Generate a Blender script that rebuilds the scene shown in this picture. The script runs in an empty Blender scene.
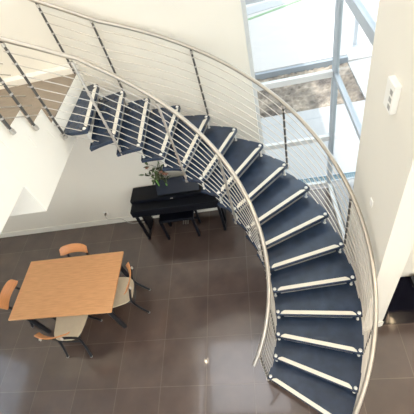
import bpy, bmesh, math, random
from mathutils import Vector, Matrix
random.seed(7)
S = bpy.context.scene
COL = S.collection
PI = math.pi
sin, cos, rad = math.sin, math.cos, math.radians

# ------------------------------------------------------------ materials
def nt(name):
    m = bpy.data.materials.new(name); m.use_nodes = True
    n = m.node_tree
    return m, n, n.nodes['Principled BSDF']

def mat(name, col, rough=.5, metal=0, noise=0, scale=8, coat=0, bump=0, stretch=None, spec=None, col2=None):
    m, n, b = nt(name)
    b.inputs['Roughness'].default_value = rough
    b.inputs['Metallic'].default_value = metal
    if coat: b.inputs['Coat Weight'].default_value = coat; b.inputs['Coat Roughness'].default_value = .08
    if spec is not None: b.inputs['Specular IOR Level'].default_value = spec
    b.inputs['Base Color'].default_value = (*col, 1)
    tc = n.nodes.new('ShaderNodeTexCoord'); mp = n.nodes.new('ShaderNodeMapping')
    n.links.new(tc.outputs['Object'], mp.inputs['Vector'])
    if stretch: mp.inputs['Scale'].default_value = stretch
    nz = n.nodes.new('ShaderNodeTexNoise'); nz.inputs['Scale'].default_value = scale; nz.inputs['Detail'].default_value = 5
    n.links.new(mp.outputs['Vector'], nz.inputs['Vector'])
    cr = n.nodes.new('ShaderNodeValToRGB')
    k = noise if noise else .02
    c2 = col2 or tuple(min(1, c * (1 + k)) for c in col)
    cr.color_ramp.elements[0].position = .3; cr.color_ramp.elements[1].position = .7
    cr.color_ramp.elements[0].color = (*[c * (1 - k) for c in col], 1)
    cr.color_ramp.elements[1].color = (*c2, 1)
    n.links.new(nz.outputs['Fac'], cr.inputs['Fac']); n.links.new(cr.outputs['Color'], b.inputs['Base Color'])
    if bump:
        bp = n.nodes.new('ShaderNodeBump'); bp.inputs['Strength'].default_value = bump; bp.inputs['Distance'].default_value = .01
        n.links.new(nz.outputs['Fac'], bp.inputs['Height']); n.links.new(bp.outputs['Normal'], b.inputs['Normal'])
    return m

M = {}
M['wall'] = mat('wall_plaster', (.775, .74, .665), .75, noise=.012, scale=1.5)
M['white'] = mat('white_plaster', (.89, .86, .79), .7, noise=.008, scale=2)
M['trim'] = mat('white_trim', (.82, .79, .72), .45)
M['ceil'] = mat('ceiling_paint', (.80, .77, .70), .8)
M['navy'] = mat('navy_linoleum', (.021, .035, .066), .27, noise=.25, scale=9, spec=.6)
M['strip'] = mat('cream_strip', (.74, .70, .61), .55)
M['steel'] = mat('brushed_steel', (.56, .52, .47), .36, metal=.8)
M['rail'] = mat('satin_handrail', (.46, .42, .37), .3, metal=.75)
M['dsteel'] = mat('dark_steel', (.09, .085, .08), .38, metal=.5)
M['clamp'] = mat('clamp_steel', (.5, .47, .44), .35, metal=.6)
M['bolt'] = mat('bolt_cap', (.82, .80, .76), .3, metal=.4)
M['brownwood'] = mat('taupe_tread', (.25, .20, .15), .55, noise=.08, scale=5, stretch=(1, 6, 1))
M['beech'] = mat('beech_tabletop', (.70, .355, .16), .42, noise=.07, scale=6, stretch=(1, 9, 9), col2=(.78, .42, .20))
M['ply'] = mat('orange_plywood', (.74, .33, .135), .35, noise=.08, scale=7, stretch=(1, 8, 8), coat=.2)
M['seat'] = mat('cream_seat', (.64, .55, .41), .55, noise=.03, scale=20)
M['black'] = mat('black_tube', (.012, .013, .018), .38)
M['piano'] = mat('black_piano', (.003, .004, .008), .45, spec=.22)
M['gloss'] = mat('gloss_black', (.004, .004, .009), .08, spec=.04)
M['rest'] = mat('music_rest_gloss', (.008, .013, .028), .25, spec=.4)
M['frame'] = mat('grey_window_frame', (.44, .48, .53), .4, metal=.3)
M['pframe'] = mat('pale_window_frame', (.66, .67, .68), .4)
M['device'] = mat('white_plastic', (.84, .82, .78), .4)
M['grey'] = mat('grey_plastic', (.36, .35, .33), .5)
M['leaf'] = mat('leaf_green', (.10, .15, .055), .5, noise=.3, scale=20)
M['dryleaf'] = mat('dark_leaf', (.045, .050, .025), .55, noise=.3, scale=20)
M['stem'] = mat('stem_green', (.19, .42, .09), .45)
M['petal'] = mat('faded_flower', (.42, .20, .14), .6, noise=.2, scale=30)
M['pot'] = mat('green_glass_pot', (.16, .36, .10), .2)
M['pave'] = mat('outdoor_paving', (.44, .44, .45), .8, noise=.03, scale=2)
M['pave2'] = mat('outdoor_platform', (.52, .50, .49), .8, noise=.02, scale=2)
M['kerb'] = mat('outdoor_kerb', (.30, .33, .37), .8)
M['grass'] = mat('grass_joint', (.24, .36, .22), .9, noise=.2, scale=30)
M['asph'] = mat('grey_slab', (.42, .43, .45), .85)
M['grate'] = mat('drain_grating', (.12, .24, .30), .4, metal=.4)
M['ext'] = mat('exterior_render', (.6, .58, .55), .8)
m, n, b = nt('sheer_blind'); M['blind'] = m
b.inputs['Base Color'].default_value = (.7, .7, .72, 1); b.inputs['Roughness'].default_value = .9
tl = n.nodes.new('ShaderNodeBsdfTranslucent'); tl.inputs['Color'].default_value = (.85, .86, .9, 1)
ms = n.nodes.new('ShaderNodeMixShader'); ms.inputs['Fac'].default_value = .85
n.links.new(b.outputs[0], ms.inputs[1]); n.links.new(tl.outputs[0], ms.inputs[2]); n.links.new(ms.outputs[0], n.nodes['Material Output'].inputs['Surface'])
M['socket'] = mat('dark_plug', (.05, .045, .04), .5)

# gravel: voronoi stones
m, n, b = nt('gravel'); M['gravel'] = m
tc = n.nodes.new('ShaderNodeTexCoord')
vo = n.nodes.new('ShaderNodeTexVoronoi'); vo.inputs['Scale'].default_value = 7
nz = n.nodes.new('ShaderNodeTexNoise'); nz.inputs['Scale'].default_value = 2.2; nz.inputs['Detail'].default_value = 8
cr = n.nodes.new('ShaderNodeValToRGB')
cr.color_ramp.elements[0].position = .32; cr.color_ramp.elements[0].color = (.12, .10, .092, 1)
cr.color_ramp.elements[1].position = .66; cr.color_ramp.elements[1].color = (.50, .42, .34, 1)
mx = n.nodes.new('ShaderNodeMixRGB'); mx.blend_type = 'MULTIPLY'; mx.inputs['Fac'].default_value = .45
n.links.new(tc.outputs['Object'], vo.inputs['Vector']); n.links.new(tc.outputs['Object'], nz.inputs['Vector'])
n.links.new(nz.outputs['Fac'], cr.inputs['Fac']); n.links.new(cr.outputs['Color'], mx.inputs['Color1'])
n.links.new(vo.outputs['Distance'], mx.inputs['Color2']); n.links.new(mx.outputs['Color'], b.inputs['Base Color'])
b.inputs['Roughness'].default_value = .95
bp = n.nodes.new('ShaderNodeBump'); bp.inputs['Strength'].default_value = .8; bp.inputs['Distance'].default_value = .05
n.links.new(vo.outputs['Distance'], bp.inputs['Height']); n.links.new(bp.outputs['Normal'], b.inputs['Normal'])

# floor tiles 60 x 60
m, n, b = nt('floor_tiles'); M['tile'] = m
tc = n.nodes.new('ShaderNodeTexCoord')
br = n.nodes.new('ShaderNodeTexBrick'); br.offset = 0; br.squash = 1
br.inputs['Scale'].default_value = 1; br.inputs['Brick Width'].default_value = .6; br.inputs['Row Height'].default_value = .6
br.inputs['Mortar Size'].default_value = .0045; br.inputs['Mortar Smooth'].default_value = .3; br.inputs['Bias'].default_value = 0
br.inputs['Color1'].default_value = (.078, .055, .049, 1); br.inputs['Color2'].default_value = (.096, .068, .060, 1)
br.inputs['Mortar'].default_value = (.135, .106, .092, 1)
nz = n.nodes.new('ShaderNodeTexNoise'); nz.inputs['Scale'].default_value = 3.5; nz.inputs['Detail'].default_value = 6; nz.inputs['Roughness'].default_value = .5
cr = n.nodes.new('ShaderNodeValToRGB')
cr.color_ramp.elements[0].position = .2; cr.color_ramp.elements[0].color = (.74, .74, .74, 1)
cr.color_ramp.elements[1].position = .8; cr.color_ramp.elements[1].color = (1.2, 1.18, 1.15, 1)
mx = n.nodes.new('ShaderNodeMixRGB'); mx.blend_type = 'MULTIPLY'; mx.inputs['Fac'].default_value = 1
n.links.new(tc.outputs['Object'], br.inputs['Vector']); n.links.new(tc.outputs['Object'], nz.inputs['Vector'])
n.links.new(nz.outputs['Fac'], cr.inputs['Fac'])
n.links.new(br.outputs['Color'], mx.inputs['Color1']); n.links.new(cr.outputs['Color'], mx.inputs['Color2'])
n.links.new(mx.outputs['Color'], b.inputs['Base Color'])
mr = n.nodes.new('ShaderNodeMapRange'); mr.inputs['To Min'].default_value = .20; mr.inputs['To Max'].default_value = .215
n.links.new(nz.outputs['Fac'], mr.inputs['Value']); n.links.new(mr.outputs['Result'], b.inputs['Roughness'])
bp = n.nodes.new('ShaderNodeBump'); bp.invert = True; bp.inputs['Strength'].default_value = .3; bp.inputs['Distance'].default_value = .002
n.links.new(br.outputs['Fac'], bp.inputs['Height']); n.links.new(bp.outputs['Normal'], b.inputs['Normal'])
b.inputs['IOR'].default_value = 1.6; b.inputs['Specular IOR Level'].default_value = .6; b.inputs['Coat Weight'].default_value = .6; b.inputs['Coat Roughness'].default_value = .05; b.inputs['Coat IOR'].default_value = 1.6

# thin window glass
m, n, b = nt('window_glass'); M['glass'] = m
n.nodes.remove(b)
tr = n.nodes.new('ShaderNodeBsdfTransparent'); tr.inputs['Color'].default_value = (.93, .97, .98, 1)
gl = n.nodes.new('ShaderNodeBsdfGlossy'); gl.inputs['Roughness'].default_value = .01
fr = n.nodes.new('ShaderNodeFresnel'); fr.inputs['IOR'].default_value = 1.45
ms = n.nodes.new('ShaderNodeMixShader')
gm = n.nodes.new('ShaderNodeNewGeometry'); iv = n.nodes.new('ShaderNodeMath'); iv.operation = 'SUBTRACT'; iv.inputs[0].default_value = 1
mu = n.nodes.new('ShaderNodeMath'); mu.operation = 'MULTIPLY'
n.links.new(gm.outputs['Backfacing'], iv.inputs[1]); n.links.new(iv.outputs[0], mu.inputs[0]); n.links.new(fr.outputs['Fac'], mu.inputs[1])
n.links.new(mu.outputs[0], ms.inputs['Fac']); n.links.new(tr.outputs[0], ms.inputs[1]); n.links.new(gl.outputs[0], ms.inputs[2])
n.links.new(ms.outputs[0], n.nodes['Material Output'].inputs['Surface'])

def emis(name, col, st):
    m, n, b = nt(name)
    b.inputs['Base Color'].default_value = (*col, 1)
    b.inputs['Emission Color'].default_value = (*col, 1); b.inputs['Emission Strength'].default_value = st
    return m
m, n, b = nt('frosted_glazing'); M['frost'] = m
n.nodes.remove(b)
tl = n.nodes.new('ShaderNodeBsdfTranslucent'); tl.inputs['Color'].default_value = (.80, .82, .84, 1)
n.links.new(tl.outputs[0], n.nodes['Material Output'].inputs['Surface'])
M['bulb'] = emis('lamp_disc', (1, .80, .55), 160)

M['bulb2'] = emis('bright_lamp_disc', (1, .74, .45), 1500)

# ------------------------------------------------------------ mesh helpers
def bx(bm, x0, y0, z0, x1, y1, z1, mtx=None):
    vs = [bm.verts.new((x, y, z)) for x in (x0, x1) for y in (y0, y1) for z in (z0, z1)]
    for f in ((0,1,3,2),(4,6,7,5),(0,4,5,1),(2,3,7,6),(0,2,6,4),(1,5,7,3)):
        bm.faces.new([vs[i] for i in f])
    if mtx: bmesh.ops.transform(bm, matrix=mtx, verts=vs)
    return vs

def prism(bm, pts, z0, z1):
    a = [bm.verts.new((p[0], p[1], z0)) for p in pts]; t = [bm.verts.new((p[0], p[1], z1)) for p in pts]
    k = len(pts); bm.faces.new(a[::-1]); bm.faces.new(t)
    for i in range(k): bm.faces.new((a[i], a[(i+1) % k], t[(i+1) % k], t[i]))
    return a + t

def prism_x(bm, pts, x0, x1):            # profile in (y, z), extruded along x
    a = [bm.verts.new((x0, p[0], p[1])) for p in pts]; t = [bm.verts.new((x1, p[0], p[1])) for p in pts]
    k = len(pts); bm.faces.new(a); bm.faces.new(t[::-1])
    for i in range(k): bm.faces.new((a[i], t[i], t[(i+1) % k], a[(i+1) % k]))

def tube(bm, pts, r, seg=8, caps=True, r2=None):
    pts = [Vector(p) for p in pts]; rings = []
    up = Vector((0, 0, 1)); prev = None
    for i, p in enumerate(pts):
        d = (pts[min(i+1, len(pts)-1)] - pts[max(i-1, 0)]).normalized()
        if prev is None:
            u = d.cross(up if abs(d.z) < .95 else Vector((1, 0, 0))).normalized()
        else:
            u = (prev - d * prev.dot(d)).normalized()
        prev = u; v = d.cross(u)
        rr = r if r2 is None else r + (r2 - r) * i / (len(pts) - 1)
        rings.append([bm.verts.new(p + (u * cos(2*PI*j/seg) + v * sin(2*PI*j/seg)) * rr) for j in range(seg)])
    for a, b_ in zip(rings, rings[1:]):
        for j in range(seg):
            bm.faces.new((a[j], a[(j+1) % seg], b_[(j+1) % seg], b_[j]))
    if caps: bm.faces.new(rings[0][::-1]); bm.faces.new(rings[-1])

def lathe(bm, prof, c=(0,0,0), seg=20):
    rings = []
    for r, z in prof:
        rings.append([bm.verts.new((c[0] + max(r, 1e-4)*cos(2*PI*j/seg), c[1] + max(r, 1e-4)*sin(2*PI*j/seg), c[2] + z)) for j in range(seg)])
    for a, b_ in zip(rings, rings[1:]):
        for j in range(seg): bm.faces.new((a[j], a[(j+1) % seg], b_[(j+1) % seg], b_[j]))
    bm.faces.new(rings[0][::-1]); bm.faces.new(rings[-1])

def smoothpath(pts, n=6):
    pts = [Vector(p) for p in pts]; out = []
    P = [pts[0]] + pts + [pts[-1]]
    for i in range(1, len(P) - 2):
        for j in range(n):
            t = j / n; a, b_, c, d = P[i-1], P[i], P[i+1], P[i+2]
            out.append(.5 * ((2*b_) + (-a + c)*t + (2*a - 5*b_ + 4*c - d)*t*t + (-a + 3*b_ - 3*c + d)*t**3))
    out.append(pts[-1]); return out

def obj(name, bm, m, parent=None, bevel=0, smooth=False, seg=2):
    bmesh.ops.recalc_face_normals(bm, faces=bm.faces)
    me = bpy.data.meshes.new(name); bm.to_mesh(me); bm.free()
    me.materials.append(M[m] if isinstance(m, str) else m)
    if smooth:
        me.polygons.foreach_set('use_smooth', [True] * len(me.polygons))
        try: me.set_sharp_from_angle(angle=rad(40))
        except Exception: pass
    o = bpy.data.objects.new(name, me); COL.objects.link(o)
    if parent: o.parent = parent
    if bevel:
        md = o.modifiers.new('bevel', 'BEVEL'); md.width = bevel; md.segments = seg; md.limit_method = 'ANGLE'
    return o

def tag(o, label, cat, group=None):
    o['label'] = label; o['category'] = cat
    if group: o['group'] = group
    return o

def thing(name, label, cat, loc=(0,0,0), rz=0, group=None):
    o = bpy.data.objects.new(name, None); COL.objects.link(o)
    o.location = loc; o.rotation_euler = (0, 0, rz); o.empty_display_size = .1
    return tag(o, label, cat, group)

def struct(name, bm, m, label=None, **k):
    o = obj(name, bm, m, **k); o['kind'] = 'structure'
    if label: o['label'] = label; 
    return o

def box(name, m, dims, parent=None, bevel=0):
    bm = bmesh.new(); bx(bm, *dims); return obj(name, bm, m, parent, bevel)

def sbox(name, m, *dimlist, label=None, **k):
    bm = bmesh.new()
    for d in dimlist: bx(bm, *d)
    return struct(name, bm, m, label, **k)

# ------------------------------------------------------------ numbers of the place
XL, XR, YB, YF, ZC = -3.9, 6.5, .42, -6.4, 6.0
CX, CY = .428, -1.734            # axis of the curved stair
H = .172                         # riser
RO, RI = 2.045, 1.165
def ang(k): return rad(-34.5 + 9.7 * k)
def pol(a, r, z): return (CX + r*cos(a), CY + r*sin(a), z)

# ------------------------------------------------------------ room shell
sbox('floor', 'tile', (XL-.2, YF-.2, -.2, 2.72, .58, 0), (2.72, YF-.2, -.2, XR+.2, -1.3, 0), label='brown grey stone tile floor')
sbox('wall_back', 'wall', (XL-.2, YB, 0, 1.64, .74, ZC), label='cream plastered back wall behind the stair')
# the pier between the glass and the right-hand room
bm = bmesh.new()
prism(bm, [(2.57, -1.85), (2.82, -1.785), (2.82, -1.36), (XR+.2, -1.36), (XR+.2, -1.15), (2.95, -1.15), (2.76, -.87), (2.57, -.87)], 0, ZC)
struct('wall_right', bm, 'wall', 'tall cream pier and wall beside the glass')
sbox('wall_left', 'wall',
     (XL-.2, YF-.2, 0, XL, -3.9, ZC), (XL-.2, -1.3, 0, XL, YB, ZC), (XL-.2, -3.9, 0, XL, -1.3, .9), (XL-.2, -3.9, 2.52, XL, -1.3, ZC),
     label='cream wall on the left with a window')
sbox('wall_front', 'wall',
     (XL, YF-.2, 0, XR, YF, .3), (XL, YF-.2, 2.6, XR, YF, 3.6), (XL, YF-.2, 5.7, XR, YF, ZC),
     (XL, YF-.2, .3, -3.0, YF, 5.7), (5.6, YF-.2, .3, XR, YF, 5.7), (1.1, YF-.2, .3, 1.5, YF, 5.7), label='cream wall behind the camera with large added windows')
sbox('wall_east', 'wall',
     (XR, YF-.2, 0, XR+.2, -6.0, ZC), (XR, -2.6, 0, XR+.2, -1.15, ZC), (XR, -6.0, 0, XR+.2, -2.6, 3.7), (XR, -6.0, 5.7, XR+.2, -2.6, ZC),
     label='cream wall at the far right with added high windows')
SK = (-1.7, -1.75, 1.55, .30)  # ceiling opening for the added roof light
sbox('ceiling', 'ceil', (XL-.2, YF-.2, ZC, XR+.2, SK[1], ZC+.2), (XL-.2, SK[3], ZC, XR+.2, .74, ZC+.2), (XL-.2, SK[1], ZC, SK[0], SK[3], ZC+.2), (SK[2], SK[1], ZC, XR+.2, SK[3], ZC+.2), (-.88, SK[1], ZC, -.72, SK[3], ZC+.2), label='white ceiling over the double height room')
# upper storey floor round the void
sbox('floor_upper', 'white', (XL, YF, 2.89, -.34, -1.48, 3.43), (-.34, YF, 2.95, XR, -4.25, 3.43),
     label='white edge of the upper storey floor')
# baseboards
sbox('baseboard_back', 'trim', (XL, YB-.016, 0, 1.64, YB, .13), bevel=.004, label='white skirting board along the back wall')
bm = bmesh.new()
prism(bm, [(2.555, -1.866), (2.83, -1.80), (2.82, -1.785), (2.57, -1.85)], 0, .13)
prism(bm, [(2.555, -1.866), (2.57, -1.85), (2.57, -.87), (2.555, -.87)], 0, .13)
struct('baseboard_right', bm, 'trim', 'white skirting board round the foot of the pier')
sbox('baseboard_left', 'trim', (XL, YF, 0, XL+.016, YB, .13), label='white skirting board on the left wall')

# ------------------------------------------------------------ windows
GX, GY = 2.68, .66
def pane(name, x0, y0, z0, x1, y1, z1, parent):
    return box(name, 'glass', (x0, y0, z0, x1, y1, z1), parent)
# window_1 : glass wall behind the stair
bm = bmesh.new()
bx(bm, 1.64, GY-.03, 0, 1.69, GY+.04, ZC)
w1 = struct('window_1', bm, 'pframe', 'tall glazed wall behind the curved stair')
box('mullion', 'frame', (GX-.035, GY-.05, 0, GX+.035, GY+.035, ZC), w1, .006)
for nm, z0, z1, mt in (('sill_rail', 0, .07, 'pframe'), ('transom', .99, 1.07, 'pframe'), ('transom', 2.03, 2.11, 'pframe'), ('transom', 3.10, 3.18, 'frame'), ('transom', 4.5, 4.58, 'frame'), ('head_rail', 5.92, 6.0, 'frame')):
    box(nm, mt, (1.69, GY-.03, z0, GX-.035, GY+.03, z1), w1, .004)
zs = [.07, .99, 1.07, 2.03, 2.11, 3.10, 3.18, 4.5, 4.58, 5.92]
for i in range(0, 10, 2): pane('glass_pane', 1.69, GY-.006, zs[i], GX-.035, GY+.006, zs[i+1], w1)
# window_2 : side glass running towards the camera to the pier
bm = bmesh.new(); bx(bm, GX-.03, -.87, 0, GX+.03, -.82, ZC)
w2 = struct('window_2', bm, 'frame', 'glazed return wall between the corner post and the pier')
for nm, z0, z1, mt in (('sill_rail', 0, .07, 'pframe'), ('transom', 2.04, 2.10, 'frame'), ('transom', 3.04, 3.15, 'frame'), ('transom', 4.5, 4.58, 'frame'), ('head_rail', 5.92, 6.0, 'frame')):
    box(nm, mt, (GX-.03, -.82, z0, GX+.03, GY-.05, z1), w2, .004)
zs = [.07, 2.04, 2.10, 3.04, 3.15, 4.5, 4.58, 5.92]
for i in range(0, 8, 2): pane('glass_pane', GX-.006, -.82, zs[i], GX+.006, GY-.05, zs[i+1], w2)
# window_3 left wall with blind
bm = bmesh.new()
for d in ((XL-.12, -3.9, .9, XL-.06, -3.84, 2.52), (XL-.12, -1.36, .9, XL-.06, -1.3, 2.52), (XL-.12, -3.84, .9, XL-.06, -1.36, .96), (XL-.12, -3.84, 2.46, XL-.06, -1.36, 2.52)): bx(bm, *d)
w3 = struct('window_3', bm, 'pframe', 'window in the left wall with a blind half drawn')
pane('glass_pane', XL-.10, -3.84, .96, XL-.09, -1.36, 2.46, w3)
box('blind', 'blind', (XL-.05, -3.8, .98, XL-.04, -1.40, 2.27), w3)
# unseen windows added behind the camera to let in more daylight
k = 4
for x0, x1, z0, z1 in ((-3, 1.1, .3, 2.6), (1.5, 5.6, .3, 2.6), (-3, 1.1, 3.6, 5.7), (1.5, 5.6, 3.6, 5.7)):
    bm = bmesh.new()
    for d in ((x0, YF-.12, z0, x0+.06, YF-.06, z1), (x1-.06, YF-.12, z0, x1, YF-.06, z1), (x0+.06, YF-.12, z0, x1-.06, YF-.06, z0+.06), (x0+.06, YF-.12, z1-.06, x1-.06, YF-.06, z1), ((x0+x1)/2-.03, YF-.12, z0+.06, (x0+x1)/2+.03, YF-.06, z1-.06)): bx(bm, *d)
    w = struct('window_%d' % k, bm, 'pframe', 'large unseen window added behind the camera for daylight'); k += 1
    pane('glass_pane', x0+.06, YF-.1, z0+.06, x1-.06, YF-.09, z1-.06, w)
bm = bmesh.new()  # unseen high window added on the right for more light
for d in ((XR+.06, -6.0, 3.7, XR+.12, -5.94, 5.7), (XR+.06, -2.66, 3.7, XR+.12, -2.6, 5.7), (XR+.06, -5.94, 3.7, XR+.12, -2.66, 3.76), (XR+.06, -5.94, 5.64, XR+.12, -2.66, 5.7)): bx(bm, *d)
w = struct('window_%d' % k, bm, 'pframe', 'high unseen window added in the far right wall for daylight')
pane('glass_pane', XR+.09, -5.94, 3.76, XR+.1, -2.66, 5.64, w)

bm = bmesh.new()  # unseen roof light added to put glare on the floor
for d in ((SK[0], SK[1], ZC+.2, SK[2], SK[1]+.06, ZC+.3), (SK[0], SK[3]-.06, ZC+.2, SK[2], SK[3], ZC+.3), (SK[0], SK[1]+.06, ZC+.2, SK[0]+.06, SK[3]-.06, ZC+.3), (SK[2]-.06, SK[1]+.06, ZC+.2, SK[2], SK[3]-.06, ZC+.3)): bx(bm, *d)
w = struct('window_9', bm, 'pframe', 'unseen frosted roof light added over the landing for floor glare')
bm = bmesh.new(); vs = [bm.verts.new(q) for q in ((SK[0]+.06, SK[1]+.06, ZC+.25), (SK[2]-.06, SK[1]+.06, ZC+.25), (SK[2]-.06, SK[3]-.06, ZC+.25), (SK[0]+.06, SK[3]-.06, ZC+.25))]; bm.faces.new(vs)
obj('frosted_pane', bm, 'frost', w)

# ------------------------------------------------------------ curved stair
st = thing('curved_staircase', 'curved open staircase with navy blue treads, steel rods and twin steel handrails', 'staircase', (CX, CY, 0))
def loc(p): return (p[0]-CX, p[1]-CY, p[2])
NT = 16
TH = .042
aout = [ang(k) for k in range(14)] + [rad(98.6), rad(105.7)]
ain  = [ang(k) for k in range(14)] + [rad(102.5), rad(113.5)]
rin  = [RI]*14 + [1.19, 1.24]
for k in range(NT):
    z = H*(k+1); lap = rad(2.6)
    ao, ai, ri = aout[k], ain[k], rin[k] - .04
    ro = RO + .045
    if k < NT-1:
        bo = (aout[k+1] if k else ang(1)) + lap; bi = ain[k+1] + lap*1.3
        outer = [pol(ao + (bo-ao)*t/6, ro, z) for t in range(7)]
        inner = [pol(bi + (ai-bi)*t/6, ri, z) for t in range(7)]
    else:
        outer = [pol(ao, ro, z), (-.22, .305, z), (-.335, .262, z)]
        inner = [(-.335, -.60, z), (-.24, -.62, z), pol(ai, ri, z)]
    fo, fi = Vector(outer[0]), Vector(inner[-1])
    # round the two front corners slightly
    d = (fi - fo).normalized()
    nxt = (Vector(outer[1]) - fo).normalized(); prv = (Vector(inner[-2]) - fi).normalized()
    pts = [tuple(fo + d*.03), tuple(fo + d*.008 + nxt*.008), tuple(fo + nxt*.03)] + outer[1:] + inner[:-1] + [tuple(fi + prv*.03), tuple(fi - d*.008 + prv*.008), tuple(fi - d*.03)]
    bm = bmesh.new(); prism(bm, [loc(p) for p in pts], z-TH, z)
    tr = obj('tread', bm, 'navy', st, bevel=.004)
    # cream anti slip strip with chamfered ends, lying on the front edge
    t_in = d.copy(); side = nxt if nxt.dot(prv) > 0 else prv
    bis = (nxt + prv).normalized(); bis = (bis - d*bis.dot(d)).normalized()
    L = (fi-fo).length; w = .042; f0 = .010
    a0 = fo + d*.075 + bis*f0; a1 = fo + d*(L-.075) + bis*f0
    q = [a0, a1, a1 - d*.008 + bis*w*.45, a1 - d*.035 + bis*w*.9, a1 - d*.05 + bis*w, a0 + d*.05 + bis*w, a0 + d*.035 + bis*w*.9, a0 + d*.008 + bis*w*.45]
    bm = bmesh.new(); prism(bm, [loc(p) for p in q], z, z+.006)
    obj('nosing_strip', bm, 'strip', tr)
    # steel bar hung below the front edge
    c0 = fo + d*.11 + bis*.018; c1 = fo + d*(L-.11) + bis*.018
    q = [c0, c1, c1 + bis*.014, c0 + bis*.014]
    bm = bmesh.new(); prism(bm, [loc(p) for p in q], z-TH-.058, z-TH-.016)
    for tt in (.04, L-.22):
        c = fo + d*(.11+tt) + bis*.024
        tube(bm, [loc((c.x, c.y, z-TH-.03)), loc((c.x, c.y, z-TH+.002))], .005, 6)
    obj('riser_bar', bm, 'steel', tr)
    for base, s in ((fo, 1), (fi, -1)):
        c = base + d*(.045*s) + bis*.035
        c = loc(c)
        bm = bmesh.new()
        lathe(bm, [(.010, -.185), (.010, .002)], (c[0], c[1], z), 10)
        lathe(bm, [(.017, -.185), (.017, -.168)], (c[0], c[1], z), 10)
        lathe(bm, [(.017, -TH-.016), (.017, -TH)], (c[0], c[1], z), 10)
        lathe(bm, [(.020, 0), (.020, .006), (.014, .013), (.004, .016)], (c[0], c[1], z), 12)
        obj('bolt', bm, 'bolt', tr, smooth=True)

RH = .88
def path(r, off, k0, k1, inner):
    pts = []
    n = int((k1-k0)*4) + 1
    for i in range(n+1):
        k = k0 + (k1-k0)*i/n
        pts.append(pol(ang(k), r, H*(k+1)+off))
    zi = off - RH
    if inner:
        pts += [(.215, -.578, 3.435+zi), (.10, -.598, 3.51+zi), (-.06, -.612, 3.61+zi), (-.30, -.640, 3.755+zi)]
        pts += [(-.40, -.655, 3.815+zi)] if off == RH else [(-.335, -.645, 3.776+zi)]
    else:
        pts += [(.0, .325, 3.49+zi), (-.18, .315, 3.605+zi), (-.355, .300, 3.715+zi)]
        pts += [(-.50, .325, 3.80+zi), (-.60, .335, 3.86+zi)] if off == RH else [(-.375, .303, 3.727+zi)]
    return pts
for r, k0, inner in ((2.08, -1.25, False), (1.14, -.35, True)):
    kk = 13.4 if inner else 13.6
    bm = bmesh.new(); tube(bm, [loc(p) for p in path(r, RH, k0 if not inner else -.5, kk, inner)], .0205, 12)
    obj('handrail', bm, 'rail', st, smooth=True)
    for i in range(9):
        bm = bmesh.new(); tube(bm, [loc(p) for p in path(r, (-.12 if inner else -.105) + .11*i, -1.05 if not inner else 0, kk, inner)], .0047, 6)
        obj('infill_rod', bm, 'steel', st, smooth=True)
bm = bmesh.new(); lathe(bm, [(.0165, -.008), (.0165, .008)], (0, 0, 0), 8)
CLAMP = bpy.data.meshes.new('rod_clamp'); bm.to_mesh(CLAMP); bm.free(); CLAMP.materials.append(M['clamp'])
def post(x, y, zf, zt, below=.06, mt='dsteel', inner=False):
    bm = bmesh.new()
    zb = zf - below
    lathe(bm, [(.0125, 0), (.0125, zt-zb)], loc((x, y, zb)), 8)
    p = obj('baluster', bm, mt, st, smooth=True)
    for i in range(9):
        z = zf + (-.12 if inner else -.105) + .11*i
        if zb + .01 < z < zt - .03:
            c = bpy.data.objects.new('rod_clamp', CLAMP); COL.objects.link(c); c.parent = p; c.location = loc((x, y, z))
    bm = bmesh.new(); lathe(bm, [(.022, -.016), (.022, .016)], loc((x, y, zb)), 10)
    obj('foot_fixing', bm, 'steel', p, smooth=True)
    bm = bmesh.new(); lathe(bm, [(.018, -.05), (.018, -.02), (.011, -.015), (.011, 0)], loc((x, y, zt)), 8)
    obj('rail_bracket', bm, 'steel', p, smooth=True)
for k in (-1, 2, 5, 8, 11, 14):
    x, y, z = pol((ang(k) if k < 14 else aout[14]) + rad(.6), 2.085, H*(k+1)); z = max(z, 0.0)
    post(x, y, z, z + RH - .015, .0 if k < 0 else .06)
for k in (0, 2, 5, 8, 11, 14):
    a = ain[k]; x, y, z = pol(a + rad(.8), 1.135 + (.0 if k < 14 else .01), H*(k+1))
    post(x, y, z, z + RH - .015, .20 if k > 0 else .14, 'steel' if k in (8, 11, 14) else 'dsteel', True)
post(-.355, .300, 2.835, 3.70, .06)
post(-.30, -.645, 2.875, 3.74, .14)
for i in range(9):
    off = .11 + .10*i if i < 8 else .90
    q = [(-.30, -.80, 3.01+off), (-.30, -1.5, 3.455+off), (-.30, -1.75, 3.50+off), (-.30, -2.6, 3.50+off)]
    bm = bmesh.new(); tube(bm, [loc(v_) for v_ in q], .0205 if i == 8 else .0045, 8)
    obj('handrail' if i == 8 else 'infill_rod', bm, 'rail' if i == 8 else 'steel', st, smooth=True)
post(-.30, -.94, 3.096, 3.90, .02)
post(-.30, -1.21, 3.268, 4.07, .02)

# ------------------------------------------------------------ solid landing and upper flight
sf = thing('solid_staircase', 'white solid landing and upper flight with taupe brown treads at left', 'staircase', (-.9, -.5, 2.55))
def L2(x, y, z): return (x+.9, y+.5, z-2.55)
steps = [(3.096, -.66), (3.268, -.93), (3.44, -1.20)]
prof = [(.417, 2.55), (.417, 2.914), (-.66, 2.914)]
for z, y in steps:
    prof += [(y, z-.010)]
    ny = y - .27
    prof += [(ny, z-.010)]
prof += [(-1.48, 3.43)] if prof[-1][0] > -1.479 else []
prof += [(-1.48, 2.55)]
pp = []
for q in prof:
    q = (max(q[0], -1.479), q[1])
    if not pp or (abs(pp[-1][0]-q[0]) + abs(pp[-1][1]-q[1])) > 1e-4: pp.append(q)
bm = bmesh.new(); prism_x(bm, [(y+.5, z-2.55) for y, z in pp], -1.75+.9, -.34+.9)
obj('stair_body', bm, 'white', sf)
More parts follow.
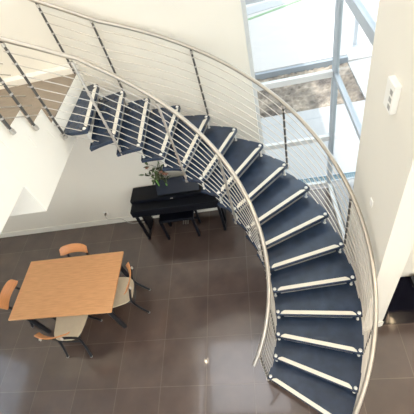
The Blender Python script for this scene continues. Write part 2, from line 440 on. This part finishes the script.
# slightly proud zigzag stringer face
bm = bmesh.new()
top = [(-.61, 2.924), (-.66, 2.924), (-.66, 3.096), (-.93, 3.096), (-.93, 3.268), (-1.20, 3.268), (-1.20, 3.44), (-1.479, 3.44)]
low = [(y-.13 if y > -1.4 else y, z-.012 if i else z-.012) for i, (y, z) in enumerate(top)]
low = [(-.74, 2.80), (-.785, 2.945), (-1.05, 2.945), (-1.055, 3.118), (-1.325, 3.118), (-1.33, 3.29), (-1.479, 3.29)]
prism_x(bm, [(y+.5, z-2.55) for y, z in ([(-.57, 2.80)] + top[:-1] + [(-1.479, 3.44)] + low[::-1])], -.34+.9, -.334+.9)
obj('stringer', bm, 'white', sf)
bm = bmesh.new(); bx(bm, *L2(-1.75, -.66, 2.914), *L2(-.34, .30, 2.924)); obj('landing_top', bm, 'brownwood', sf)
for z, y in steps:
    bm = bmesh.new(); bx(bm, *L2(-1.75, max(y-.27, -1.479), z-.010), *L2(-.34, y, z)); obj('tread', bm, 'brownwood', sf)
bm = bmesh.new(); bx(bm, *L2(-1.75, .30, 2.914), *L2(-.34, .417, 2.995)); obj('landing_upstand', bm, 'white', sf)

# ------------------------------------------------------------ dining table
tb = thing('dining_table', 'rectangular beech dining table with black legs on the tiled floor', 'table', (-1.255, -1.215, 0))
hw, hd = .757, .46
bm = bmesh.new(); bx(bm, -hw, -hd, .712, hw, hd, .74); obj('tabletop', bm, 'beech', tb, bevel=.004)
bm = bmesh.new()
for s in (-1, 1):
    bx(bm, -hw+.14, s*(hd-.10)-.012, .655, hw-.14, s*(hd-.10)+.012, .712)
    bx(bm, s*(hw-.15)-.012, -hd+.112, .655, s*(hw-.15)+.012, hd-.112, .712)
obj('apron', bm, 'black', tb)
for sx in (-1, 1):
    for sy in (-1, 1):
        bm = bmesh.new(); lathe(bm, [(.029, 0), (.033, .02), (.033, .712)], (sx*(hw-.14), sy*(hd-.10), 0), 12)
        obj('leg', bm, 'black', tb, smooth=True)

# ------------------------------------------------------------ chairs
def make_chair():
    t = thing('dining_chair', '', 'chair')
    # seat: moulded board, front at -y
    bm = bmesh.new(); N = 28; ring_t, ring_b = [], []
    rows = 6
    def outline(u):
        c, s_ = cos(u), sin(u)
        ex = .5
        x = .225 * (abs(c)**ex) * (1 if c >= 0 else -1); y = .215 * (abs(s_)**ex) * (1 if s_ >= 0 else -1)
        x *= 1 - .16*(y/.215) ; return x, y
    def zs(x, y): return .45 - .012*math.exp(-((y-.05)/.12)**2) - .02*max(0, (-y-.12)/.1)**2 + .03*(x/.22)**2*0.4
    cen_t = bm.verts.new((0, 0, zs(0, 0))); cen_b = bm.verts.new((0, 0, zs(0, 0)-.018))
    pt = [cen_t]*N; pb = [cen_b]*N
    for r_ in range(1, rows+1):
        f = r_/rows; nt_, nb_ = [], []
        for i in range(N):
            x, y = outline(2*PI*i/N); x *= f; y *= f
            nt_.append(bm.verts.new((x, y, zs(x, y)))); nb_.append(bm.verts.new((x, y, zs(x, y)-.018)))
        for i in range(N):
            j = (i+1) % N
            if r_ == 1:
                bm.faces.new((cen_t, nt_[i], nt_[j])); bm.faces.new((cen_b, nb_[j], nb_[i]))
            else:
                bm.faces.new((pt[i], nt_[i], nt_[j], pt[j])); bm.faces.new((pb[i], pb[j], nb_[j], nb_[i]))
        pt, pb = nt_, nb_
    for i in range(N):
        j = (i+1) % N; bm.faces.new((pt[i], pb[i], pb[j], pt[j]))
    obj('seat', bm, 'seat', t, smooth=True)
    # curved plywood back
    bm = bmesh.new(); n = 14; grid = []
    for side in (0, 1):
        g = []
        for i in range(n+1):
            u = -1 + 2*i/n
            x = .225*u; y0 = .285 - .058*u*u
            hgt = .062*(1 - .45*max(0, (abs(u)-.7)/.3)**2.5)
            row = []
            for j in range(5):
                v = -1 + j/2
                z = .755 + hgt*v; y = y0 + .030*v + (.015 if side else 0)
                row.append(bm.verts.new((x, y, z)))
            g.append(row)
        grid.append(g)
    for side in (0, 1):
        for i in range(n):
            for j in range(4):
                bm.faces.new((grid[side][i][j], grid[side][i+1][j], grid[side][i+1][j+1], grid[side][i][j+1]))
    for i in range(n):
        for j in (0, 4): bm.faces.new((grid[0][i][j], grid[0][i+1][j], grid[1][i+1][j], grid[1][i][j]))
    for j in range(4):
        for i in (0, n): bm.faces.new((grid[0][i][j], grid[0][i][j+1], grid[1][i][j+1], grid[1][i][j]))
    bk = obj('backrest', bm, 'ply', t, smooth=True)
    for s in (-1, 1):
        bm = bmesh.new(); lathe(bm, [(.016, -.014), (.016, .014)], (s*.155, .300, .735), 10)
        obj('screw_cap', bm, 'bolt', bk, smooth=True)
    for s in (-1, 1):
        # bowed rear leg rising into the back support
        bm = bmesh.new()
        tube(bm, smoothpath([(s*.185, .295, .008), (s*.178, .235, .16), (s*.170, .190, .32), (s*.165, .185, .42), (s*.160, .225, .56), (s*.155, .290, .735)], 5), .0165, 8)
        lg = obj('leg', bm, 'black', t, smooth=True)
        bm = bmesh.new(); lathe(bm, [(.018, 0), (.018, .018)], (s*.185, .295, 0), 8); obj('foot_cap', bm, 'grey', lg)
        bm = bmesh.new()
        tube(bm, smoothpath([(s*.195, -.225, .008), (s*.185, -.185, .2), (s*.172, -.13, .385), (s*.165, -.02, .412), (s*.165, .185, .40)], 5), .0165, 8)
        lg = obj('leg', bm, 'black', t, smooth=True)
        bm = bmesh.new(); lathe(bm, [(.018, 0), (.018, .018)], (s*.195, -.225, 0), 8); obj('foot_cap', bm, 'grey', lg)
    bm = bmesh.new()
    for y in (-.11, .12): tube(bm, [(-.168, y, .412), (.168, y, .412)], .010, 8)
    tube(bm, [(-.172, .195, .33), (.172, .195, .33)], .009, 8)
    obj('seat_frame', bm, 'black', t)
    return t
ch0 = make_chair()
chairs = [
    ((-1.245, -1.675, 0), rad(180-2), 'plywood-backed chair on the near side of the dining table, cream seat showing at its right'),
    ((-.60, -1.235, 0), rad(-90+6), 'plywood-backed chair at the piano-side end of the table, cream seat showing'),
    ((-1.315, -.895, 0), rad(0), 'plywood-backed chair behind the dining table, nearest the back wall'),
    ((-1.915, -1.275, 0), rad(90+3), 'plywood-backed chair at the left end of the dining table, at the frame edge'),
]
for i, (l, rz, lab) in enumerate(chairs):
    if i == 0: c = ch0
    else:
        c = ch0.copy(); COL.objects.link(c)
        for p in list(ch0.children):
            q = p.copy(); COL.objects.link(q); q.parent = c
            for g in list(p.children):
                r_ = g.copy(); COL.objects.link(r_); r_.parent = q
    c.location = l; c.rotation_euler = (0, 0, rz); c['label'] = lab; c['group'] = 'dining chairs round the table'

# ------------------------------------------------------------ piano
pn = thing('digital_piano', 'black upright digital piano against the back wall under the stair', 'piano', (.22, .18, 0))
def P(x0, y0, z0, x1, y1, z1): return (x0-.22, y0-.18, z0, x1-.22, y1-.18, z1)
PX0, PX1 = -.50, .92
box('piano_body', 'piano', P(PX0, .10, .60, PX1, .40, .84), pn, .006)
box('keyboard_case', 'piano', P(PX0, -.075, .64, PX1, .10, .77), pn, .008)
box('lid', 'piano', P(PX0+.03, -.065, .77, PX1-.03, .095, .785), pn, .004)
bm = bmesh.new()
q = bx(bm, -.34, -.008, 0, .34, .008, .25, Matrix.Translation((.30-.22, .145-.18, .848)) @ Matrix.Rotation(rad(-38), 4, 'X'))
rs = obj('music_rest', bm, 'rest', pn, bevel=.004)
bm = bmesh.new(); bx(bm, .155-.22, .097-.18, .790, .20-.22, .0995-.18, .802); obj('emblem', bm, 'strip', pn)
for s, x in ((-1, PX0+.04), (1, PX1-.04)):
    bm = bmesh.new()
    bx(bm, x-.02-.22, .14-.18, .03, x+.02-.22, .38-.18, .60)
    bx(bm, x-.022-.22, -.06-.18, 0, x+.022-.22, .40-.18, .03)
    bx(bm, x-.02-.22, -.045-.18, .03, x+.02-.22, -.005-.18, .64)
    obj('side_leg', bm, 'piano', pn, bevel=.003)
box('back_panel', 'piano', P(PX0+.06, .33, .16, PX1-.06, .35, .60), pn)
bm = bmesh.new(); bx(bm, .15-.22, .18-.18, .12, .29-.22, .33-.18, .16)
bx(bm, .20-.22, .30-.18, 0, .24-.22, .34-.18, .12)
pb = obj('pedal_box', bm, 'piano', pn)
for i in range(3):
    bm = bmesh.new(); bx(bm, .165+.04*i-.22, .10-.18, .10, .185+.04*i-.22, .20-.18, .115); obj('pedal', bm, 'steel', pb)

bn = thing('piano_bench', 'low black bench pushed in under the front of the piano', 'bench', (.175, .05, 0))
box('seat', 'piano', (-.285, -.17, .47, .285, .15, .52), bn, .01)
for sx in (-1, 1):
    for sy in (-.15, .13):
        bm = bmesh.new(); bx(bm, sx*.265-.018, sy-.018, 0, sx*.265+.018, sy+.018, .47); obj('leg', bm, 'piano', bn)
box('stretcher', 'piano', (-.265, .118, .12, .265, .142, .15), bn)

# ------------------------------------------------------------ plant on the piano
pl = thing('potted_plant', 'straggly flowering plant with bright green stems standing on the black piano', 'plant', (.07, .29, .84))
bm = bmesh.new(); lathe(bm, [(.030, 0), (.034, .01), (.030, .05), (.042, .10), (.039, .10), (.028, .05), (.028, .02)], (.03, -.0, 0), 16)
obj('pot', bm, 'black', pl, smooth=True)
bm = bmesh.new()
for (a, b_) in (((-.05, -.05, .0), (-.065, -.05, .26)), ((.08, -.06, 0), (.065, -.06, .16))):
    tube(bm, smoothpath([a, ((a[0]+b_[0])/2+.006, a[1], (a[2]+b_[2])/2), b_], 4), .015, 8, r2=.011)
obj('stem', bm, 'stem', pl, smooth=True)
bm = bmesh.new()
bran = []
for i in range(16):
    a = random.uniform(-PI, PI); rr = random.uniform(.06, .20); zt = random.uniform(.30, .66)
    e = (-.02 + rr*cos(a), max(-.2, min(.02, -.03 + .6*rr*sin(a))), zt)
    m1 = (.03 + rr*.3*cos(a), -.01, zt*.7)
    tube(bm, smoothpath([(.03, 0, .06), m1, e], 4), .004, 5, r2=.002); bran.append(e)
obj('twigs', bm, 'dryleaf', pl)
def leaf(bm, c, ln, w, yaw, pit, roll):
    mt = Matrix.Translation(c) @ Matrix.Rotation(yaw, 4, 'Z') @ Matrix.Rotation(pit, 4, 'Y') @ Matrix.Rotation(roll, 4, 'X')
    prof = [(0, .1), (.25, .8), (.5, 1), (.75, .7), (1, .03)]
    L_, C_, R_ = [], [], []
    for t, f in prof:
        L_.append(bm.verts.new(mt @ Vector((t*ln, -w*f/2, .12*w - .3*ln*t*t)))); C_.append(bm.verts.new(mt @ Vector((t*ln, 0, -.3*ln*t*t)))); R_.append(bm.verts.new(mt @ Vector((t*ln, w*f/2, .12*w - .3*ln*t*t))))
    for i in range(4):
        bm.faces.new((L_[i], L_[i+1], C_[i+1], C_[i])); bm.faces.new((C_[i], C_[i+1], R_[i+1], R_[i]))
bd, bl = bmesh.new(), bmesh.new()
for i, e in enumerate(bran):
    for j in range(4):
        f = random.uniform(.5, 1)
        c = Vector((.03, 0, .06)).lerp(Vector(e), f)
        leaf(bl if (i+j) % 3 else bd, c, random.uniform(.05, .11), random.uniform(.02, .04), random.uniform(0, 6.28), random.uniform(-.7, .6), random.uniform(-.6, .6))
obj('foliage', bl, 'leaf', pl); obj('dried_leaves', bd, 'dryleaf', pl)
bm = bmesh.new()
for e in ((.10, -.05, .36), (.13, -.04, .33), (-.12, -.03, .50), (.07, -.06, .41)):
    for j in range(5): leaf(bm, e, .035, .022, j*1.26, -.3, 0)
obj('flowers', bm, 'petal', pl)

# ------------------------------------------------------------ socket and cable on the back wall
sk = thing('wall_socket', 'small white wall socket with a dark plug, left of the piano', 'socket', (-1.24, .418, .30))
box('cover_plate', 'device', (-.04, -.010, -.04, .04, .001, .04), sk, .003)
bm = bmesh.new(); lathe(bm, [(.018, 0), (.018, .035), (.008, .05)], (0, 0, 0), 12)
bmesh.ops.transform(bm, matrix=Matrix.Translation((0, -.010, 0)) @ Matrix.Rotation(rad(90), 4, 'X'), verts=bm.verts)
obj('plug', bm, 'socket', sk)
bm = bmesh.new(); tube(bm, smoothpath([(-1.24, .355, .30), (-1.22, .335, .22), (-1.12, .37, .16), (-1.0, .38, .12), (-.90, .36, .02), (-.75, .34, .008), (-.49, .36, .007), (-.42, .37, .1)], 6), .0045, 6)
tag(obj('power_cable', bm, 'grey', smooth=True), 'thin cable drooping from the wall socket towards the piano', 'cable')

# ------------------------------------------------------------ low gloss cabinet at right
lb = thing('low_cabinet', 'low glossy black cabinet against the wall right of the pier', 'cabinet', (4.1, -1.58, 0))
box('carcass', 'gloss', (4.1-5.36, -.195, 0, 1.26, .21, .385), lb)
box('cabinet_top', 'gloss', (4.1-5.36, -.205, .385, 1.26, .21, .41), lb, .003)
for i in range(3):
    x0 = -1.255 + i*.84
    d_ = box('door', 'gloss', (x0, -.21, .012, x0+.832, -.195, .38), lb, .002)
mb = thing('media_box', 'small dark box standing on the low glossy black cabinet', 'box', (3.27, -1.46, .41))
box('case', 'black', (-.08, -.06, .005, .12, .06, .07), mb, .006)
box('front_panel', 'gloss', (-.07, -.063, .015, .11, -.06, .06), mb)
for x in (-.06, .1):
    for y in (-.045, .045):
        bm = bmesh.new(); lathe(bm, [(.008, 0), (.008, .005)], (x, y, 0), 8); obj('rubber_foot', bm, 'grey', mb)

# ------------------------------------------------------------ devices on the pier
dv = thing('intercom_panel', 'white wall panel with three grey squares high on the cream pier', 'wall panel', (2.57, -1.42, 3.115))
box('housing', 'device', (-.045, -.07, -.105, 0, .07, .105), dv, .006)
for i in range(3):
    box('button', 'grey', (-.048, -.055, -.08+.055*i, -.045, -.015, -.045+.055*i), dv, .002)
tag(box('light_switch', 'device', (2.560, -1.43, 1.94, 2.57, -1.37, 2.02), None, .003), 'tiny white switch plate on the cream pier beside the handrail', 'switch')

# ------------------------------------------------------------ outdoors
sbox('floor_terrace', 'pave', (-6, .74, -.25, 14, 2.88, -.06), (3.87, 2.88, -.25, 14, 4.45, -.06), (2.76, -1.1, -.25, 14, .74, -.06), (-6, 2.88, -.25, 3.87, 4.45, -.12), label='pale paving outside the glass wall')
bm = bmesh.new()
nx, ny = 52, 28; g = {}
for i in range(nx+1):
    for j in range(ny+1):
        x = 1.27 + 2.58*i/nx; y = 2.89 + 1.55*j/ny
        g[i, j] = bm.verts.new((x, y, -.075 + random.uniform(-.02, .028)))
for i in range(nx):
    for j in range(ny): bm.faces.new((g[i, j], g[i+1, j], g[i+1, j+1], g[i, j+1]))
o = obj('gravel_bed', bm, 'gravel'); o['kind'] = 'stuff'; tag(o, 'brown gravel and soil bed outside beyond the glass wall', 'gravel')
sbox('trim_kerb', 'kerb', (-6, 4.45, -.25, 3.87, 4.55, .06), label='grey kerb at the far side of the gravel bed')
sbox('floor_platform', 'pave2', (-6, 4.55, -.25, 3.87, 40, .08), (3.87, 4.45, -.25, 30, 40, -.02), label='white paved platform outside beyond the gravel')
bm = bmesh.new(); bx(bm, -1, 2.56, -.06, 6, 2.59, -.057); struct('trim_joint', bm, 'asph', 'thin dark joint in the paving')
bm = bmesh.new()
def strip(p, q, w, z):
    d = (Vector(q)-Vector(p)).normalized(); nrm = Vector((-d.y, d.x))*w/2
    prism(bm, [(p[0]+nrm.x, p[1]+nrm.y), (p[0]-nrm.x, p[1]-nrm.y), (q[0]-nrm.x, q[1]-nrm.y), (q[0]+nrm.x, q[1]+nrm.y)], z, z+.015)
strip((1.3, 7.48), (3.85, 8.3), .10, .08)
o = obj('grass_joint', bm, 'grass'); o['kind'] = 'stuff'; tag(o, 'thin green grass line across the white paving', 'grass')
bm = bmesh.new(); strip((.6, 8.0), (3.85, 8.6), .55, .08); struct('trim_slab', bm, 'asph', 'grey band of paving far outside')
pp_ = thing('garden_post', 'slim pale blue-grey post standing outside on the paving beyond the corner', 'post', (4.17, 5.08, -.02))
box('shaft', 'frame', (-.04, -.04, .015, .04, .04, 3.4), pp_, .004)
box('base_plate', 'frame', (-.09, -.09, 0, .09, .09, .015), pp_)
# drain grate outside the sill
dr = thing('drain_grating', 'narrow slotted drain grating outside the foot of the glass wall', 'grating', (2.3, .83, -.06))
bm = bmesh.new()
for x in range(56): bx(bm, -.8+.035*x, -.06, 0, -.785+.035*x, .06, .022)
obj('slats', bm, 'grate', dr)
bm = bmesh.new(); bx(bm, -.82, -.08, 0, 1.18, -.06, .025); bx(bm, -.82, .06, 0, 1.18, .08, .025); obj('frame', bm, 'frame', dr)
# wing of the house that shades the left part of the terrace
sbox('wall_wing', 'ext', (-8, .74, -.06, 1.25, 16, 3.4), label='wing of the house outside, left of the terrace')

# ------------------------------------------------------------ ceiling spotlights, then added fill lamps
def lamp(x, y, z, label, power, size=.06):
    t = thing('ceiling_spotlight', label, 'spotlight', (x, y, z))
    bm = bmesh.new(); lathe(bm, [(size+.02, -.012), (size+.02, 0), (size, 0), (size, -.012)], (0, 0, 0), 16); obj('trim_ring', bm, 'steel', t)
    bm = bmesh.new(); lathe(bm, [(size, -.020), (size, -.013)], (0, 0, 0), 16); obj('lamp_disc', bm, 'bulb2' if x > 3 else 'bulb', t)
lamp(-.80, -.37, ZC, 'round ceiling spotlight on the beam of the added roof light', 0, .04)
lamp(4.60, -4.05, ZC, 'round ceiling spotlight over the right part of the room', 0, .05)

M['panel'] = emis('fill_diffuser', (1, .95, .89), 2.3)  # glow of the unseen lamps added below as fill
M['upfill'] = emis('fill_uplight', (1, .95, .89), 3.5)
M['lowfill'] = emis('fill_low', (1, .91, .80), 15)
LZ = 5.25  # unseen pendants, added to brighten the room and its ceiling
for lx, ly, lab in ((-2.3, -3.2, 'unseen square pendant added as fill over the left of the gallery'), (.4, -5.2, 'unseen square pendant added as fill in the middle of the gallery'),
               (1.8, -3.4, 'unseen square pendant added as fill over the void'), (4.6, -5.2, 'unseen square pendant added as fill at the right rear corner of the room'),
               (-2.3, -5.5, 'unseen square pendant added as fill at the left rear corner of the room')):
    t = thing('fill_pendant', lab, 'lamp', (lx, ly, LZ), 0, 'added fill pendants over the gallery')
    bm = bmesh.new(); bx(bm, -.7, -.7, 0, .7, .7, .06); obj('housing', bm, 'trim', t, bevel=.01)
    bm = bmesh.new(); bx(bm, -.66, -.66, -.006, .66, .66, 0); obj('lower_diffuser', bm, 'panel', t)
    bm = bmesh.new(); bx(bm, -.66, -.66, .06, .66, .66, .066); obj('upper_diffuser', bm, 'upfill', t)
    for sx in (-.6, .6):
        bm = bmesh.new(); tube(bm, [(sx, 0, .066), (sx, 0, ZC-LZ)], .006, 6); obj('suspension_rod', bm, 'steel', t)

for lx, ly, lab in ((.9, -5.4, 'unseen flat square panel added as fill under the gallery, nearer the dining table'), (4.2, -5.2, 'unseen flat square panel added as fill under the gallery at the right')):  # unseen panels, added to brighten the lower walls
    t = thing('low_fill_panel', lab, 'lamp', (lx, ly, 2.95), 0, 'added fill panels under the gallery')
    bm = bmesh.new(); bx(bm, -.6, -.6, -.05, .6, .6, 0); obj('housing', bm, 'trim', t, bevel=.01)
    bm = bmesh.new(); bx(bm, -.57, -.57, -.056, .57, .57, -.05); obj('diffuser', bm, 'lowfill', t)

# ------------------------------------------------------------ daylight
w = bpy.data.worlds.new('world'); S.world = w; w.use_nodes = True
bg = w.node_tree.nodes['Background']
bg.inputs['Color'].default_value = (.93, .965, 1.0, 1); bg.inputs['Strength'].default_value = 2.2
sun = bpy.data.lights.new('sun', 'SUN'); sun.energy = 3.5; sun.angle = rad(1.5); sun.color = (1, .91, .85)
so = bpy.data.objects.new('sun', sun); COL.objects.link(so)
v = Vector((cos(rad(64)), -.02, -sin(rad(64))))
so.rotation_euler = v.to_track_quat('-Z', 'Y').to_euler()
# ------------------------------------------------------------ camera
cd = bpy.data.cameras.new('camera'); cam = bpy.data.objects.new('camera', cd); COL.objects.link(cam)
R = ((0.97498023, 0.01766003, -0.22158896), (0.12879458, 0.76759232, 0.62786462), (0.18117809, -0.64069505, 0.74611283))
m4 = Matrix(((R[0][0], R[1][0], R[2][0], 1.679455), (R[0][1], R[1][1], R[2][1], -3.467318), (R[0][2], R[1][2], R[2][2], 4.625794), (0, 0, 0, 1)))
cam.matrix_world = m4
cd.sensor_width = 36; cd.lens = 347.087/414*36; cd.clip_start = .05
S.camera = cam
S.view_settings.view_transform = 'Standard'; S.view_settings.look = 'None'; S.view_settings.gamma = 1
S.view_settings.exposure = 0.41
S.cycles.max_bounces = 14; S.cycles.diffuse_bounces = 8; S.cycles.transparent_max_bounces = 16
S.cycles.use_denoising = True
